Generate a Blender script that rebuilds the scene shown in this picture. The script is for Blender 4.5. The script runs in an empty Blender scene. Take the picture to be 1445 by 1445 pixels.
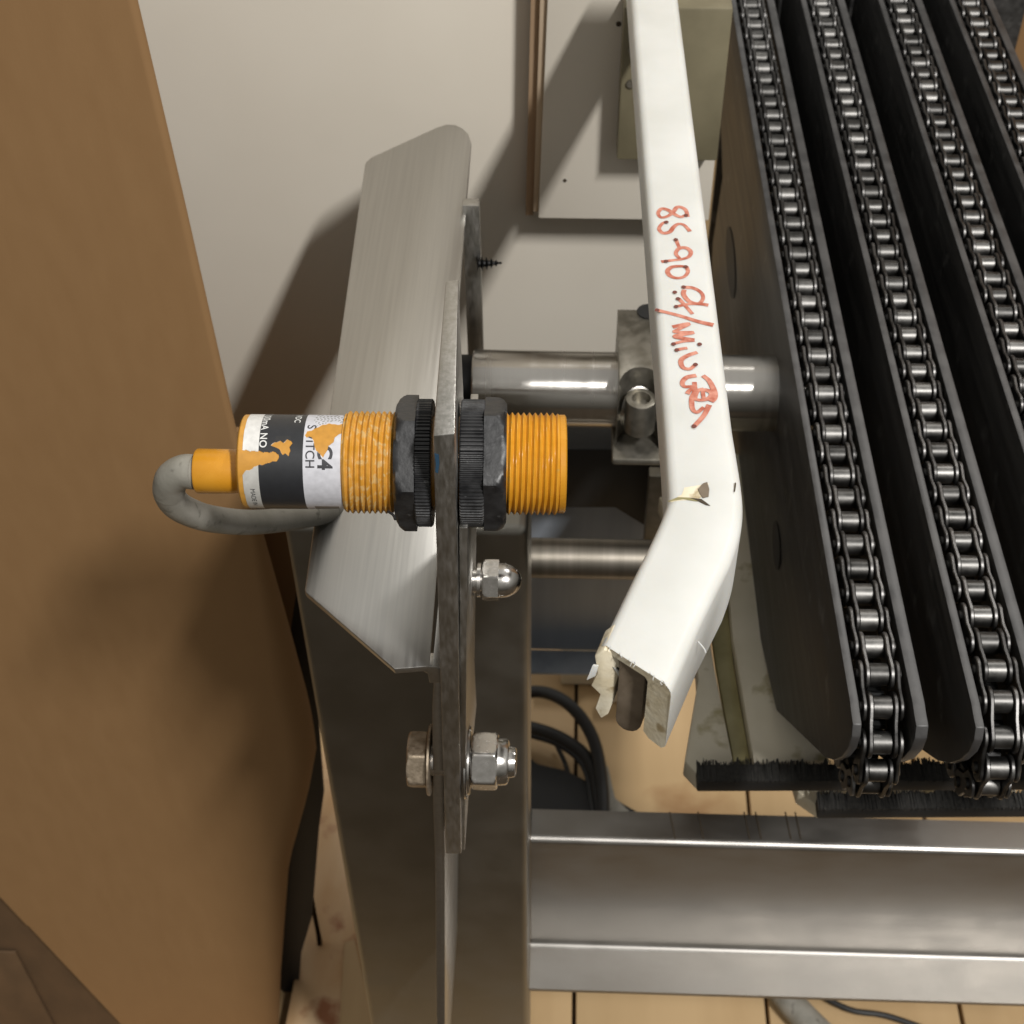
import bpy, bmesh, math, random
import numpy as np
from mathutils import Vector, Matrix
random.seed(7); rng = np.random.default_rng(7)
R = math.radians
S = bpy.context.scene
COL = S.collection
H = 1100.0                      # camera height above the floor, millimetres
# ------------------------------------------------------------------ camera
F = 2048.0
Yc = np.array([108., -2099., F]); Yc /= np.linalg.norm(Yc)
Dn = np.array([23., 2000., F]); Dn -= Dn.dot(Yc)*Yc; Dn /= np.linalg.norm(Dn)
Zc = -Dn; Xc = np.cross(Yc, Zc)
def ray(px, py):
    v = np.array([(px-722.5)/F, (py-722.5)/F, 1.]); return np.array([v@Xc, v@Yc, v@Zc])
def bp(px, py, ax, val):        # point of the plane ax = val
    r = ray(px, py); return r*val/r['xyz'.index(ax)]
def bd(px, py, d): return ray(px, py)*d
cd = bpy.data.cameras.new('camera'); cam = bpy.data.objects.new('camera', cd); COL.objects.link(cam)
cd.sensor_width = 36; cd.lens = F/1445*36; cd.clip_start = .02; cd.clip_end = 20
cr = np.array([Xc[0], Yc[0], Zc[0]]); cu = -np.array([Xc[1], Yc[1], Zc[1]]); cb = -np.array([Xc[2], Yc[2], Zc[2]])
m = Matrix.Identity(4)
for i in range(3): m[i][0], m[i][1], m[i][2] = cr[i], cu[i], cb[i]
m[2][3] = H*.001
cam.matrix_world = m; S.camera = cam
cd.dof.use_dof = True; cd.dof.focus_distance = .43; cd.dof.aperture_fstop = 34
# ------------------------------------------------------------------ world and lamps
w = bpy.data.worlds.new('World'); S.world = w; w.use_nodes = True
nt = w.node_tree; N = nt.nodes; L = nt.links
bg = N['Background']; tc = N.new('ShaderNodeTexCoord'); sp = N.new('ShaderNodeSeparateXYZ'); cr_ = N.new('ShaderNodeValToRGB')
mr = N.new('ShaderNodeMapRange'); mr.inputs[1].default_value = -1; mr.inputs[2].default_value = 1
L.new(tc.outputs['Generated'], sp.inputs[0]); L.new(sp.outputs[2], mr.inputs[0]); L.new(mr.outputs[0], cr_.inputs[0]); L.new(cr_.outputs[0], bg.inputs[0])
e = cr_.color_ramp.elements
e[0].position = 0.3; e[0].color = (.03, .024, .016, 1); e[1].position = 1; e[1].color = (.72, .705, .665, 1)
k = e.new(.5); k.color = (.20, .19, .168, 1); bg.inputs[1].default_value = 1.0
def area(name, loc, target, sx, sy, power, col):
    l = bpy.data.lights.new(name, 'AREA'); l.shape = 'RECTANGLE'; l.size = sx; l.size_y = sy; l.energy = power; l.color = col
    o = bpy.data.objects.new(name, l); COL.objects.link(o)
    o.location = Vector(((loc[0])*.001, loc[1]*.001, (loc[2]+H)*.001))
    t = Vector((target[0]*.001, target[1]*.001, (target[2]+H)*.001))
    d = (t-o.location).normalized(); z = -d; y = Vector((0, 1, 0)); x = y.cross(z).normalized(); y = z.cross(x)
    o.matrix_world = Matrix((( x.x, y.x, z.x, o.location.x), (x.y, y.y, z.y, o.location.y), (x.z, y.z, z.z, o.location.z), (0, 0, 0, 1)))
    return o
area('tube_lamp_near', (1150, -1150, 2000), (0, 450, -420), .13, .5, 108, (1, .98, .95))
area('tube_lamp_far', (1200, 2100, 2050), (0, 450, -420), .1, .45, 25, (1, .98, .94))
S.cycles.caustics_reflective = False
S.view_settings.view_transform = 'Standard'; S.view_settings.look = 'None'; S.view_settings.exposure = -.08; S.view_settings.gamma = 1
# ------------------------------------------------------------------ materials
MATS = {}
def mat(name, c1, rough=.5, metal=0., c2=None, scale=60., stretch=(1, 1, 1), bump=0., bscale=None, rvar=0., spots=None, coat=0., sss=0., detail=6, dirt=None, lo=.35, hi=.65):
    """base colour c1..c2 by stretched noise, bump, roughness variation, dirt colour (c, threshold, scale)"""
    mt = bpy.data.materials.new(name); mt.use_nodes = True; nt = mt.node_tree; N = nt.nodes; L = nt.links
    b = N['Principled BSDF']; b.inputs['Roughness'].default_value = rough; b.inputs['Metallic'].default_value = metal
    b.inputs['Base Color'].default_value = (*c1, 1)
    tc = N.new('ShaderNodeTexCoord'); mp = N.new('ShaderNodeMapping'); mp.inputs['Scale'].default_value = stretch
    L.new(tc.outputs['Object'], mp.inputs[0])
    no = N.new('ShaderNodeTexNoise'); no.inputs['Scale'].default_value = scale; no.inputs['Detail'].default_value = detail; L.new(mp.outputs[0], no.inputs[0])
    col = None
    if c2 is not None:
        r = N.new('ShaderNodeValToRGB'); r.color_ramp.elements[0].color = (*c1, 1); r.color_ramp.elements[1].color = (*c2, 1)
        r.color_ramp.elements[0].position = lo; r.color_ramp.elements[1].position = hi
        L.new(no.outputs[0], r.inputs[0]); col = r.outputs[0]
    for dc, th, ds in (dirt or []):
        n2 = N.new('ShaderNodeTexNoise'); n2.inputs['Scale'].default_value = ds; n2.inputs['Detail'].default_value = 5
        L.new(tc.outputs['Object'], n2.inputs[0])
        m2 = N.new('ShaderNodeMapRange'); m2.inputs[1].default_value = th; m2.inputs[2].default_value = th+.1; L.new(n2.outputs[0], m2.inputs[0])
        mx = N.new('ShaderNodeMix'); mx.data_type = 'RGBA'; L.new(m2.outputs[0], mx.inputs[0])
        if col is not None: L.new(col, mx.inputs[6])
        else: mx.inputs[6].default_value = (*c1, 1)
        mx.inputs[7].default_value = (*dc, 1); col = mx.outputs[2]
    if col is not None: L.new(col, b.inputs['Base Color'])
    if rvar:
        m3 = N.new('ShaderNodeMapRange'); m3.inputs[1].default_value = .3; m3.inputs[2].default_value = .7
        m3.inputs[3].default_value = max(0.02, rough-rvar); m3.inputs[4].default_value = rough+rvar
        L.new(no.outputs[0], m3.inputs[0]); L.new(m3.outputs[0], b.inputs['Roughness'])
    if bump:
        n4 = N.new('ShaderNodeTexNoise'); n4.inputs['Scale'].default_value = bscale or scale; n4.inputs['Detail'].default_value = 4; L.new(mp.outputs[0], n4.inputs[0])
        bu = N.new('ShaderNodeBump'); bu.inputs['Strength'].default_value = bump; bu.inputs['Distance'].default_value = .0003
        L.new(n4.outputs[0], bu.inputs['Height']); L.new(bu.outputs[0], b.inputs['Normal'])
    if coat: b.inputs['Coat Weight'].default_value = coat; b.inputs['Coat Roughness'].default_value = .2
    if sss: b.inputs['Subsurface Weight'].default_value = sss; b.inputs['Subsurface Radius'].default_value = (.004, .003, .002); b.inputs['Subsurface Scale'].default_value = 1
    MATS[name] = mt; return mt
SX = (.04, 1, 1); SY = (1, .03, 1); SZ = (1, 1, .04)
steel_flange = mat('brushed_steel_flange', (.46, .45, .43), .33, 1, (.51, .50, .475), 700, (1, .02, 1), .05, 1500, .04)
steel_leg = mat('satin_steel_leg', (.225, .215, .19), .42, 1, (.26, .25, .225), 40, (1, 1, 1), .04, 900, .04)
steel_rail = mat('satin_steel_rail', (.31, .295, .275), .42, 1, (.35, .335, .315), 60, (.5, 1, 1), .05, 500, .06)
steel_plate = mat('worn_steel_plate', (.40, .39, .36), .4, 1, (.48, .465, .44), 700, (1, 1, .25), .3, 1100, .08)
steel_tube = mat('polished_tube', (.46, .44, .41), .24, 1, (.5, .48, .45), 200, (1, .04, .04), .02, 900, .05)
steel_bolt = mat('bolt_steel', (.46, .445, .42), .22, 1, (.54, .52, .50), 300, (1, 1, 1), .1, 800, .08)
steel_bolt_dirty = mat('bolt_steel_dull', (.42, .34, .25), .5, 1, (.52, .43, .33), 400, (1, 1, 1), .3, 900, .08)
steel_cast = mat('clamp_metal', (.23, .215, .18), .42, .9, (.30, .28, .24), 200, (1, 1, 1), .3, 500, .08)
dark_steel = mat('dark_screw', (.02, .02, .02), .5, .8)
chain_mat = mat('oiled_chain_steel', (.06, .058, .057), .42, 1, (.16, .155, .15), 180, (1, 1, 1), .2, 900, .1)
roller_mat = mat('chain_roller_steel', (.07, .068, .065), .42, 1, (.15, .146, .14), 120, (1, 1, 1), .1, 900, .08)
black_uhmw = mat('black_guide_plastic', (.010, .0098, .0095), .5, 0, (.030, .029, .028), 160, (1, .06, 1), .25, 1200, .06, dirt=[((.065, .063, .06), .60, 70)])
black_nut = mat('black_nut_plastic', (.009, .009, .010), .42, 0, (.022, .022, .023), 220, (1, 1, 1), .3, 700, .1, dirt=[((.10, .10, .10), .66, 400)])
orange = mat('orange_plastic', (.50, .215, .012), .27, 0, (.55, .25, .02), 150, (1, 1, 1), .08, 900, .05)
dusty_thread = mat('dusty_orange_thread', (.47, .22, .02), .5, 0, (.54, .27, .045), 300, (1, 1, 1), .1, 900, .06, dirt=[((.52, .34, .13), .53, 420)])
orange_thread = mat('orange_thread_plastic', (.50, .22, .012), .42, 0, (.56, .26, .02), 200, (1, 1, 1), .1, 900, .06, dirt=[((.45, .25, .05), .66, 300)])
cable_mat = mat('grey_cable_rubber', (.20, .19, .16), .55, 0, (.28, .265, .23), 80, (1, 1, 1), .3, 900, .05, dirt=[((.13, .12, .10), .6, 200)])
white_poly = mat('white_polyethylene', (.54, .54, .51), .40, 0, (.59, .59, .565), 40, (1, 1, 1), .12, 500, .05, sss=.25)
cut_poly = mat('dirty_cut_plastic', (.62, .54, .38), .6, 0, (.72, .66, .52), 120, (1, 1, 1), .5, 600, .05, dirt=[((.36, .28, .16), .58, 160)])
cream_poly = mat('aged_cream_plastic', (.66, .60, .46), .5, 0, (.74, .68, .55), 30, (1, 1, 1), .1, 400, .05, dirt=[((.44, .38, .22), .62, 60)])
olive_poly = mat('dirty_olive_plastic', (.22, .19, .08), .5, 0, (.34, .30, .15), 50)
bar_mat = mat('dull_support_bar', (.12, .09, .06), .7, .1, (.18, .14, .10), 150, (1, 1, 1), .3, 500, .05)
marker = mat('red_marker_ink', (.36, .085, .045), .45, 0, (.56, .24, .17), 420)
marker_dark = mat('dark_marker_ink', (.13, .03, .02), .45)
cardboard = mat('brown_cardboard', (.235, .130, .052), .75, 0, (.26, .147, .060), 110, (1, 1, .3), .10, 1500, .04, detail=12, lo=.2, hi=.8)
grey_edge = mat('sheen_black_edge', (.035, .034, .034), .48, 0, (.07, .068, .067), 90, (1, 1, 1), .2, 900, .06)  # lighter rim grey puts the reflection on the plate edges into colour
laminate = mat('cream_laminate', (.72, .665, .57), .5, 0, (.75, .695, .60), 12, (1, 1, 1), .1, 300, .04, dirt=[((.64, .59, .50), .66, 10)])
block_poly = mat('shaded_cream_block', (.15, .13, .08), .5, 0, (.20, .175, .11), 40)  # cream block given a dark olive tone for the shadow on it
cardboard_shaded = mat('shaded_cardboard', (.085, .048, .021), .8, 0, (.11, .062, .028), 60, (1, 1, .5), .2, 1200)  # cardboard darkened to hold the shadow on the lower box
mdf = mat('raw_board_edge', (.34, .22, .13), .8, 0, (.42, .29, .18), 120, (1, 1, .1), .3)
mdf_pale = mat('pale_board_edge', (.50, .38, .26), .8, 0, (.56, .44, .31), 120, (1, 1, .1), .3)
plankm = mat('pale_floor_wood', (.37, .24, .11), .6, 0, (.48, .33, .17), 14, (1, .12, 1), .3, 60, .06, dirt=[((.34, .20, .09), .62, 9)])
seam = mat('dark_gap', (.05, .035, .02), .9)
stained = mat('stained_wood', (.42, .24, .10), .6, 0, (.58, .42, .26), 16, (1, .4, 1), .3, 60, .06, dirt=[((.26, .10, .04), .54, 25)])
tray_mat = mat('grey_sheet_metal', (.24, .27, .31), .42, .25, (.40, .43, .48), 26, (1, 1, .08), .1, 60, .06)  # pale vertical streaks put the sheet's reflections into its colour
black_hous = mat('black_housing', (.01, .01, .01), .6)
cable_blk = mat('black_cable', (.012, .012, .012), .5)
brush_mat = mat('black_bristles', (.012, .011, .010), .8, 0, (.03, .028, .024), 600)
blue_ink = mat('blue_paint_mark', (.02, .06, .11), .6)
label_text_w = mat('label_print_white', (.62, .62, .60), .5)
label_text_b = mat('label_print_black', (.03, .03, .035), .5)
_n = steel_tube.node_tree; _b = _n.nodes['Principled BSDF']; _t = _n.nodes.new('ShaderNodeTangent'); _t.direction_type = 'RADIAL'; _t.axis = 'X'
_n.links.new(_t.outputs[0], _b.inputs['Tangent']); _b.inputs['Anisotropic'].default_value = .85; _b.inputs['Anisotropic Rotation'].default_value = .25
for _m in (chain_mat, roller_mat):
    _n = _m.node_tree; _b = _n.nodes['Principled BSDF']; _src = _b.inputs['Base Color'].links[0].from_socket
    _o = _n.nodes.new('ShaderNodeObjectInfo'); _r = _n.nodes.new('ShaderNodeMapRange'); _r.inputs[3].default_value = .45; _r.inputs[4].default_value = 1.35
    _x = _n.nodes.new('ShaderNodeVectorMath'); _x.operation = 'SCALE'
    _n.links.new(_o.outputs['Random'], _r.inputs[0]); _n.links.new(_src, _x.inputs[0]); _n.links.new(_r.outputs[0], _x.inputs['Scale']); _n.links.new(_x.outputs[0], _b.inputs['Base Color'])
# label shader: colour comes from a point attribute holding the printed bands and tears
def attr_mat(name, rough):
    mt = bpy.data.materials.new(name); mt.use_nodes = True; N = mt.node_tree.nodes; b = N['Principled BSDF']
    a = N.new('ShaderNodeAttribute'); a.attribute_name = 'print'; b.inputs['Roughness'].default_value = rough
    no = N.new('ShaderNodeTexNoise'); no.inputs['Scale'].default_value = 500; tc = N.new('ShaderNodeTexCoord'); mt.node_tree.links.new(tc.outputs['Object'], no.inputs[0])
    mx = N.new('ShaderNodeMix'); mx.data_type = 'RGBA'; mx.blend_type = 'MULTIPLY'; mx.inputs[0].default_value = .35
    mt.node_tree.links.new(a.outputs[0], mx.inputs[6]); mt.node_tree.links.new(no.outputs[0], mx.inputs[7])
    mt.node_tree.links.new(mx.outputs[2], b.inputs['Base Color']); return mt
label_mat = attr_mat('torn_label_print', .38)
# ------------------------------------------------------------------ builders
def V3(p): return Vector((p[0]*.001, p[1]*.001, (p[2]+H)*.001))
ORG = {}
def thing(name, label, cat, loc, group=None):
    o = bpy.data.objects.new(name, None); o.empty_display_size = .01; COL.objects.link(o)
    o.location = V3(loc); ORG[o] = V3(loc); o['label'] = label; o['category'] = cat
    if group: o['group'] = group
    return o
def tag(o, label, cat, group=None):
    o['label'] = label; o['category'] = cat
    if group: o['group'] = group
    return o
def mk(name, verts, faces, mt, parent=None, smooth=False, bevel=0., seg=2, raw=False):
    me = bpy.data.meshes.new(name)
    org = ORG.get(parent, Vector((0, 0, 0))) if parent is not None else Vector((0, 0, 0))
    own = Vector((0, 0, 0))
    vs = [V3(v) for v in verts]
    if parent is None:
        own = sum(vs, Vector())/len(vs); own.z = min(v.z for v in vs); org = own
    me.from_pydata([v-org for v in vs], [], faces); me.validate()
    bm = bmesh.new(); bm.from_mesh(me); bmesh.ops.recalc_face_normals(bm, faces=bm.faces) if not raw else None
    if bevel:
        ed = [e for e in bm.edges if len(e.link_faces) == 2 and e.calc_face_angle(0) > R(25)]
        bmesh.ops.bevel(bm, geom=ed, offset=bevel*.001, segments=seg, profile=.5, affect='EDGES', clamp_overlap=True)
    bm.to_mesh(me); bm.free()
    if smooth or bevel:
        me.polygons.foreach_set('use_smooth', [True]*len(me.polygons))
        me.set_sharp_from_angle(angle=R(38))
    me.materials.append(mt)
    o = bpy.data.objects.new(name, me); COL.objects.link(o)
    if parent is None: o.location = own; ORG[o] = own
    else: o.parent = parent; ORG[o] = org
    return o
def box(name, lo, hi, mt, parent=None, bevel=.6, **k):
    x0, y0, z0 = lo; x1, y1, z1 = hi
    v = [(x0, y0, z0), (x1, y0, z0), (x1, y1, z0), (x0, y1, z0), (x0, y0, z1), (x1, y0, z1), (x1, y1, z1), (x0, y1, z1)]
    f = [(0, 3, 2, 1), (4, 5, 6, 7), (0, 1, 5, 4), (1, 2, 6, 5), (2, 3, 7, 6), (3, 0, 4, 7)]
    return mk(name, v, f, mt, parent, bevel=bevel, **k)
def prism(name, pts, ext, mt, parent=None, bevel=.5, **k):
    n = len(pts); ext = np.array(ext, float); v = [np.array(p, float) for p in pts]; v += [p+ext for p in v]
    f = [tuple(range(n)), tuple(range(2*n-1, n-1, -1))]+[(i, (i+1) % n, n+(i+1) % n, n+i) for i in range(n)]
    return mk(name, v, f, mt, parent, bevel=bevel, **k)
def frame(ax):
    ax = np.array(ax, float); ax /= np.linalg.norm(ax)
    h = np.array([0, -.72, .69]) if abs(ax[0]) > .7 else np.array([1., 0, 0])
    e1 = h-ax.dot(h)*ax; e1 /= np.linalg.norm(e1); return ax, e1, np.cross(ax, e1)
def radial(name, c, ax, xs, rf, n, mt, parent=None, smooth=True, caps=True, xf=None):
    """surface round the axis: rf(x, theta) the radius"""
    ax, e1, e2 = frame(ax); c = np.array(c, float); vs = []; fs = []
    for i, x in enumerate(xs):
        for j in range(n):
            th = 2*math.pi*j/n; r = rf(x, th, i); xx = x+(xf(th) if xf else 0)
            vs.append(c+ax*xx+r*(math.cos(th)*e1+math.sin(th)*e2))
    for i in range(len(xs)-1):
        for j in range(n):
            a = i*n+j; b = i*n+(j+1) % n; fs.append((a, b, b+n, a+n))
    if caps: fs += [tuple(range(n)), tuple(range((len(xs)-1)*n, len(xs)*n))]
    return mk(name, vs, fs, mt, parent, smooth=smooth)
def lathe(name, c, ax, prof, mt, parent=None, n=48, **k):
    return radial(name, c, ax, [p[0] for p in prof], lambda x, t, i: prof[i][1], n, mt, parent, **k)
def hexr(th, ap, rot=0): a = (th+rot) % (math.pi/3)-math.pi/6; return ap/math.cos(a)
def hexnut(name, c, ax, x0, x1, ap, mt, parent=None, rot=0, ch=.12, n=96, c0=True, c1=True):
    R1 = ap/math.cos(math.pi/6); d = (R1-ap)*.9
    xs = [x0, x0+d*.35, x0+d*.7, x0+d, (x0+x1)/2, x1-d, x1-d*.7, x1-d*.35, x1]
    def rf(x, th, i):
        r = hexr(th, ap, rot); lim = R1
        if c0 and x-x0 < d: lim = min(lim, ap*.985+(R1-ap*.985)*((x-x0)/d)**.6)
        if c1 and x1-x < d: lim = min(lim, ap*.985+(R1-ap*.985)*((x1-x)/d)**.6)
        return min(r, lim)
    return radial(name, c, ax, xs, rf, n, mt, parent)
def catmull(P, k=10):
    P = [np.array(p, float) for p in P]; P = [2*P[0]-P[1]]+P+[2*P[-1]-P[-2]]; out = []
    for i in range(1, len(P)-2):
        for j in range(k):
            t = j/k; a, b, c, d = P[i-1:i+3]
            out.append(.5*((2*b)+(-a+c)*t+(2*a-5*b+4*c-d)*t*t+(-a+3*b-3*c+d)*t**3))
    out.append(P[-2]); return out
def tube(name, P, r, mt, parent=None, n=20, k=10, smoothpath=True, wob=0.):
    Q = catmull(P, k) if smoothpath else [np.array(p, float) for p in P]
    vs = []; fs = []; up = np.array([0, 0, 1.])
    t = Q[1]-Q[0]; t /= np.linalg.norm(t); e1 = np.cross(t, up if abs(t[2]) < .9 else [1, 0, 0]); e1 /= np.linalg.norm(e1)
    for i, q in enumerate(Q):
        t = Q[min(i+1, len(Q)-1)]-Q[max(i-1, 0)]; t = t/np.linalg.norm(t); e1 = e1-t*e1.dot(t); e1 /= np.linalg.norm(e1); e2 = np.cross(t, e1)
        rr = (r(i/(len(Q)-1)) if callable(r) else r)*(1+wob*math.sin(i*1.7)*.5)
        for j in range(n):
            a = 2*math.pi*j/n; vs.append(q+rr*(math.cos(a)*e1+math.sin(a)*e2))
    m_ = len(Q)
    for i in range(m_-1):
        for j in range(n): a = i*n+j; b = i*n+(j+1) % n; fs.append((a, b, b+n, a+n))
    fs += [tuple(range(n)), tuple(range((m_-1)*n, m_*n))]
    return mk(name, vs, fs, mt, parent, smooth=True)
def inpoly(x, y, P):
    c = False; n = len(P); j = n-1
    for i in range(n):
        if (P[i][1] > y) != (P[j][1] > y) and x < (P[j][0]-P[i][0])*(y-P[i][1])/(P[j][1]-P[i][1])+P[i][0]: c = not c
        j = i
    return c

# ================================================================== SETTING: floor
fl = box('floor', (-2500, -1500, -H-30), (2500, 3500, -H-12), seam, None, 0); fl['kind'] = 'structure'
xa = bp(810, 1420, 'z', -H)[0]; xb = bp(1082, 1420, 'z', -H)[0]; pw = xb-xa
for i in range(-7, 10):
    x0 = xa+i*pw+1.6; x1 = xa+(i+1)*pw-1.6
    y1 = 1500+random.uniform(-60, 60)
    p = box('floor_plank', (x0, 250, -H-12), (x1, y1, -H+random.uniform(-.8, .8)), plankm, fl, 1.2)
    p = box('floor_plank', (x0, y1+3, -H-12), (x1, 2600, -H+random.uniform(-.8, .8)), plankm, fl, 1.2)
# crate board lying on the floor at the lower left
cb_ = thing('wooden_board', 'stained pale wooden board on the floor left of the steel leg', 'board', bp(455, 1400, 'z', -H+20))
q = [bp(*p, 'z', -H+22) for p in [(392, 1500), (425, 1330), (410, 1180), (440, 1060), (540, 1060), (560, 1500)]]
prism('board_top', q, (0, 0, -20), stained, cb_, 1)
q = [bp(*p, 'z', -H+24) for p in [(476, 1500), (486, 1330), (500, 1325), (540, 1500)]]
prism('board_strip', q, (0, 0, -1.6), plankm, cb_, .5)
# ================================================================== white cabinet
cab = thing('cabinet', 'cream laminate cabinet standing behind the conveyor frame', 'cabinet', (-60, 665, -620))
ztop = 60
zb = bp(500, 610, 'y', 665)[2]
xl = -420; xr = 76
box('carcass_panel', (xl, 665, zb), (xr, 683, ztop), laminate, cab, .8)
box('carcass_bottom', (xl, 684, zb+2), (xr, 820, zb+18), laminate, cab, .8)
xd = bp(757, 308, 'y', 645)[0]; xd0 = bp(775, 0, 'y', 645)[0]; zd = bp(757, 308, 'y', 645)[2]
xs0 = bp(745, 300, 'y', 650)[0]
wd = bp(765, 308, 'y', 645)[0]-xd
prism('door_panel', [(xd+1, 645, zd), (xr, 645, zd), (xr, 645, ztop), (xd0+(xd0-xd)*1.2+4, 645, ztop)], (0, 16, 0), laminate, cab, .6)
prism('edge_strip', [(xd-1.8, 648, zd+2), (xd+.9, 648, zd+2), (xd0+(xd0-xd)*1.2+4, 648, ztop), (xd0+(xd0-xd)*1.2-1.5, 648, ztop)], (0, 14, 0), mdf_pale, cab, .2)
prism('edge_strip', [(xd-6, 652, zd-3), (xd-1.9, 652, zd-3), (xd0+(xd0-xd)*1.2-1.6, 652, ztop), (xd0+(xd0-xd)*1.2-7, 652, ztop)], (0, 11, 0), mdf, cab, .2)
radial('screw_hole', bp(873, 34, 'y', 644.8), (0, 1, 0), [0, .6], lambda x, t, i: 1.3, 16, seam, cab)
radial('screw_hole', bp(797, 255, 'y', 644.8), (0, 1, 0), [0, .6], lambda x, t, i: 1.0, 16, seam, cab)
tag(box('black_gap_filler', (109, 912, -760), (300, 918, -425), black_uhmw, None, 1), 'black cross plate added to darken the far end of the chain lanes', 'plate')  # plate added so the gaps between the chain guides stay black
# backdrop at the far right behind the chains
bw = tag(box('brown_partition', (262, 925, -H+2), (700, 945, 200), cardboard, None, 1), 'brown board partition seen past the far end of the chains', 'partition')
# ================================================================== cardboard boxes
cbx = thing('cardboard_box', 'large plain brown cardboard box filling the left side', 'box', (-300, 480, -H))
# front face: grid with the right-hand corner rolled back
sil = [(150, -170), (190, 0), (262, 305), (330, 602), (404, 905), (436, 1040), (442, 1085), (430, 1150), (403, 1245), (392, 1400), (388, 1520)]
def silx(py):
    for a, b in zip(sil, sil[1:]):
        if a[1] <= py <= b[1]: return a[0]+(b[0]-a[0])*(py-a[1])/(b[1]-a[1])
    return sil[-1][0]
vs = []; fs = []; rows = 60; cols = 24
for i in range(rows):
    py = -160+i*(1670/(rows-1)); xr_ = silx(py); P = bp(xr_, py, 'y', 480)
    low = max(0, min(1, (py-700)/300)); rad = 3+12*low
    for j in range(cols):
        if j < 8:
            x = -620+(P[0]-rad+620)*j/8; y = 480
        elif j < 18:
            a = (j-8)/9*math.pi/2; x = P[0]-rad+rad*math.sin(a); y = 480+rad*(1-math.cos(a))
        else: x = P[0]-(j-17)*9; y = 480+rad+(j-17)*12
        y += .5*math.sin(x*.013+P[2]*.011)
        vs.append((x, y, P[2]))
for i in range(rows-1):
    for j in range(cols-1): a = i*cols+j; fs.append((a, a+1, a+1+cols, a+cols))
# cut the lower-left diagonal: faces below the edge line become the folded lower side
ea = bp(0, 1265, 'y', 480); eb = bp(170, 1445, 'y', 480)
def below(p): return p[2] < ea[2]+(p[0]-ea[0])*(eb[2]-ea[2])/(eb[0]-ea[0])
fs1 = [f for f in fs if not all(below(vs[k]) for k in f)]
zline = lambda x: ea[2]+(x-ea[0])*(eb[2]-ea[2])/(eb[0]-ea[0])
nv = [(v[0], v[1], max(v[2], zline(v[0]))) if v[0] < eb[0]+30 else v for v in vs]
mk('side_panel', nv, fs1, cardboard, cbx, smooth=True)
s0 = np.array([ea[0]-300, 481, zline(ea[0]-300)]); s1 = np.array([eb[0]+60, 481, zline(eb[0]+60)])
prism('bottom_flap', [s0+(0, 2, 0), s1+(0, 2, 0), s1+(0, 75, -18), s0+(0, 75, -18)], (0, 3, -3), cardboard, cbx, .5)
low = thing('cardboard_box', 'lower cardboard box with painted-in shadow under the tilted big box, bottom left corner', 'box', (-420, 540, -H))
box('side_panel', (-900, 487, -H+2), (s1[0]-8, 492, s0[2]+20), cardboard_shaded, low, 1)
box('flap', (-900, 484.5, -H+2), (bp(50, 1400, 'y', 484)[0], 486.5, bp(0, 1345, 'y', 484)[2]), cardboard_shaded, low, .5)
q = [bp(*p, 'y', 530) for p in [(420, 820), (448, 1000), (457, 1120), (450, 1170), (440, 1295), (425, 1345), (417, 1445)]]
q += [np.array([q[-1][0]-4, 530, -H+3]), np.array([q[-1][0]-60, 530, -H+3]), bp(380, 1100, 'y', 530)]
tag(prism('shadow_strip', q, (0, 3, 0), black_hous, None, .4), 'black strip painting in the shadow between the big cardboard box and the steel leg', 'sheet')  # dark sheet added in the shape of the shaded box side
cb2 = thing('cardboard_box', 'smaller cardboard box wedged between the big box and the steel leg', 'box', (-140, 560, -H))
t0 = bp(326, 609, 'y', 560); t1 = bp(486, 609, 'y', 560)
q = [bp(*p, 'y', 560) for p in [(300, 609), (486, 609), (480, 850), (436, 1085), (424, 1150)]]
q += [np.array([q[-1][0]-8, 560, -H+3]), np.array([q[0][0], 560, -H+3])]
prism('side_panel', q, (0, 4, 0), cardboard, cb2, .6)
# ================================================================== things underneath
tray = thing('sheet_metal_guard', 'grey sheet metal guard low behind the two cross tubes', 'guard', (20, 620, -770))
zt = bp(800, 690, 'y', 620)[2]; zbt = bp(800, 917, 'y', 620)[2]
box('guard_panel', (-70, 620, zbt), (100, 622, zt), tray_mat, tray, .4)
box('folded_lip', (-70, 600, zbt-2.2), (100, 619.5, zbt), tray_mat, tray, .3)
hous = thing('drive_housing', 'black chamfered drive housing below the thick cross tube', 'motor housing', (20, 596, -560))
q = [bp(*p, 'y', 596) for p in [(600, 634), (960, 634), (960, 775), (915, 762), (912, 744), (868, 717), (600, 717)]]
prism('housing_shell', q, (0, 22, 0), black_hous, hous, 1)
prism('housing_shelf', [(-80, 598, q[0][2]-3), (97, 598, q[0][2]-3), (97, 660, q[0][2]-3), (-80, 660, q[0][2]-3)], (0, 0, 2), black_hous, hous, .3)
p0 = bp(916, 672, 'y', 575); p1 = bp(950, 800, 'y', 575)
tag(box('upright_bar', (p0[0], 575, p1[2]), (p1[0], 583, p0[2]), steel_cast, None, 1), 'short dull upright bar beneath the shaft clamp', 'metal bar')
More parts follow.
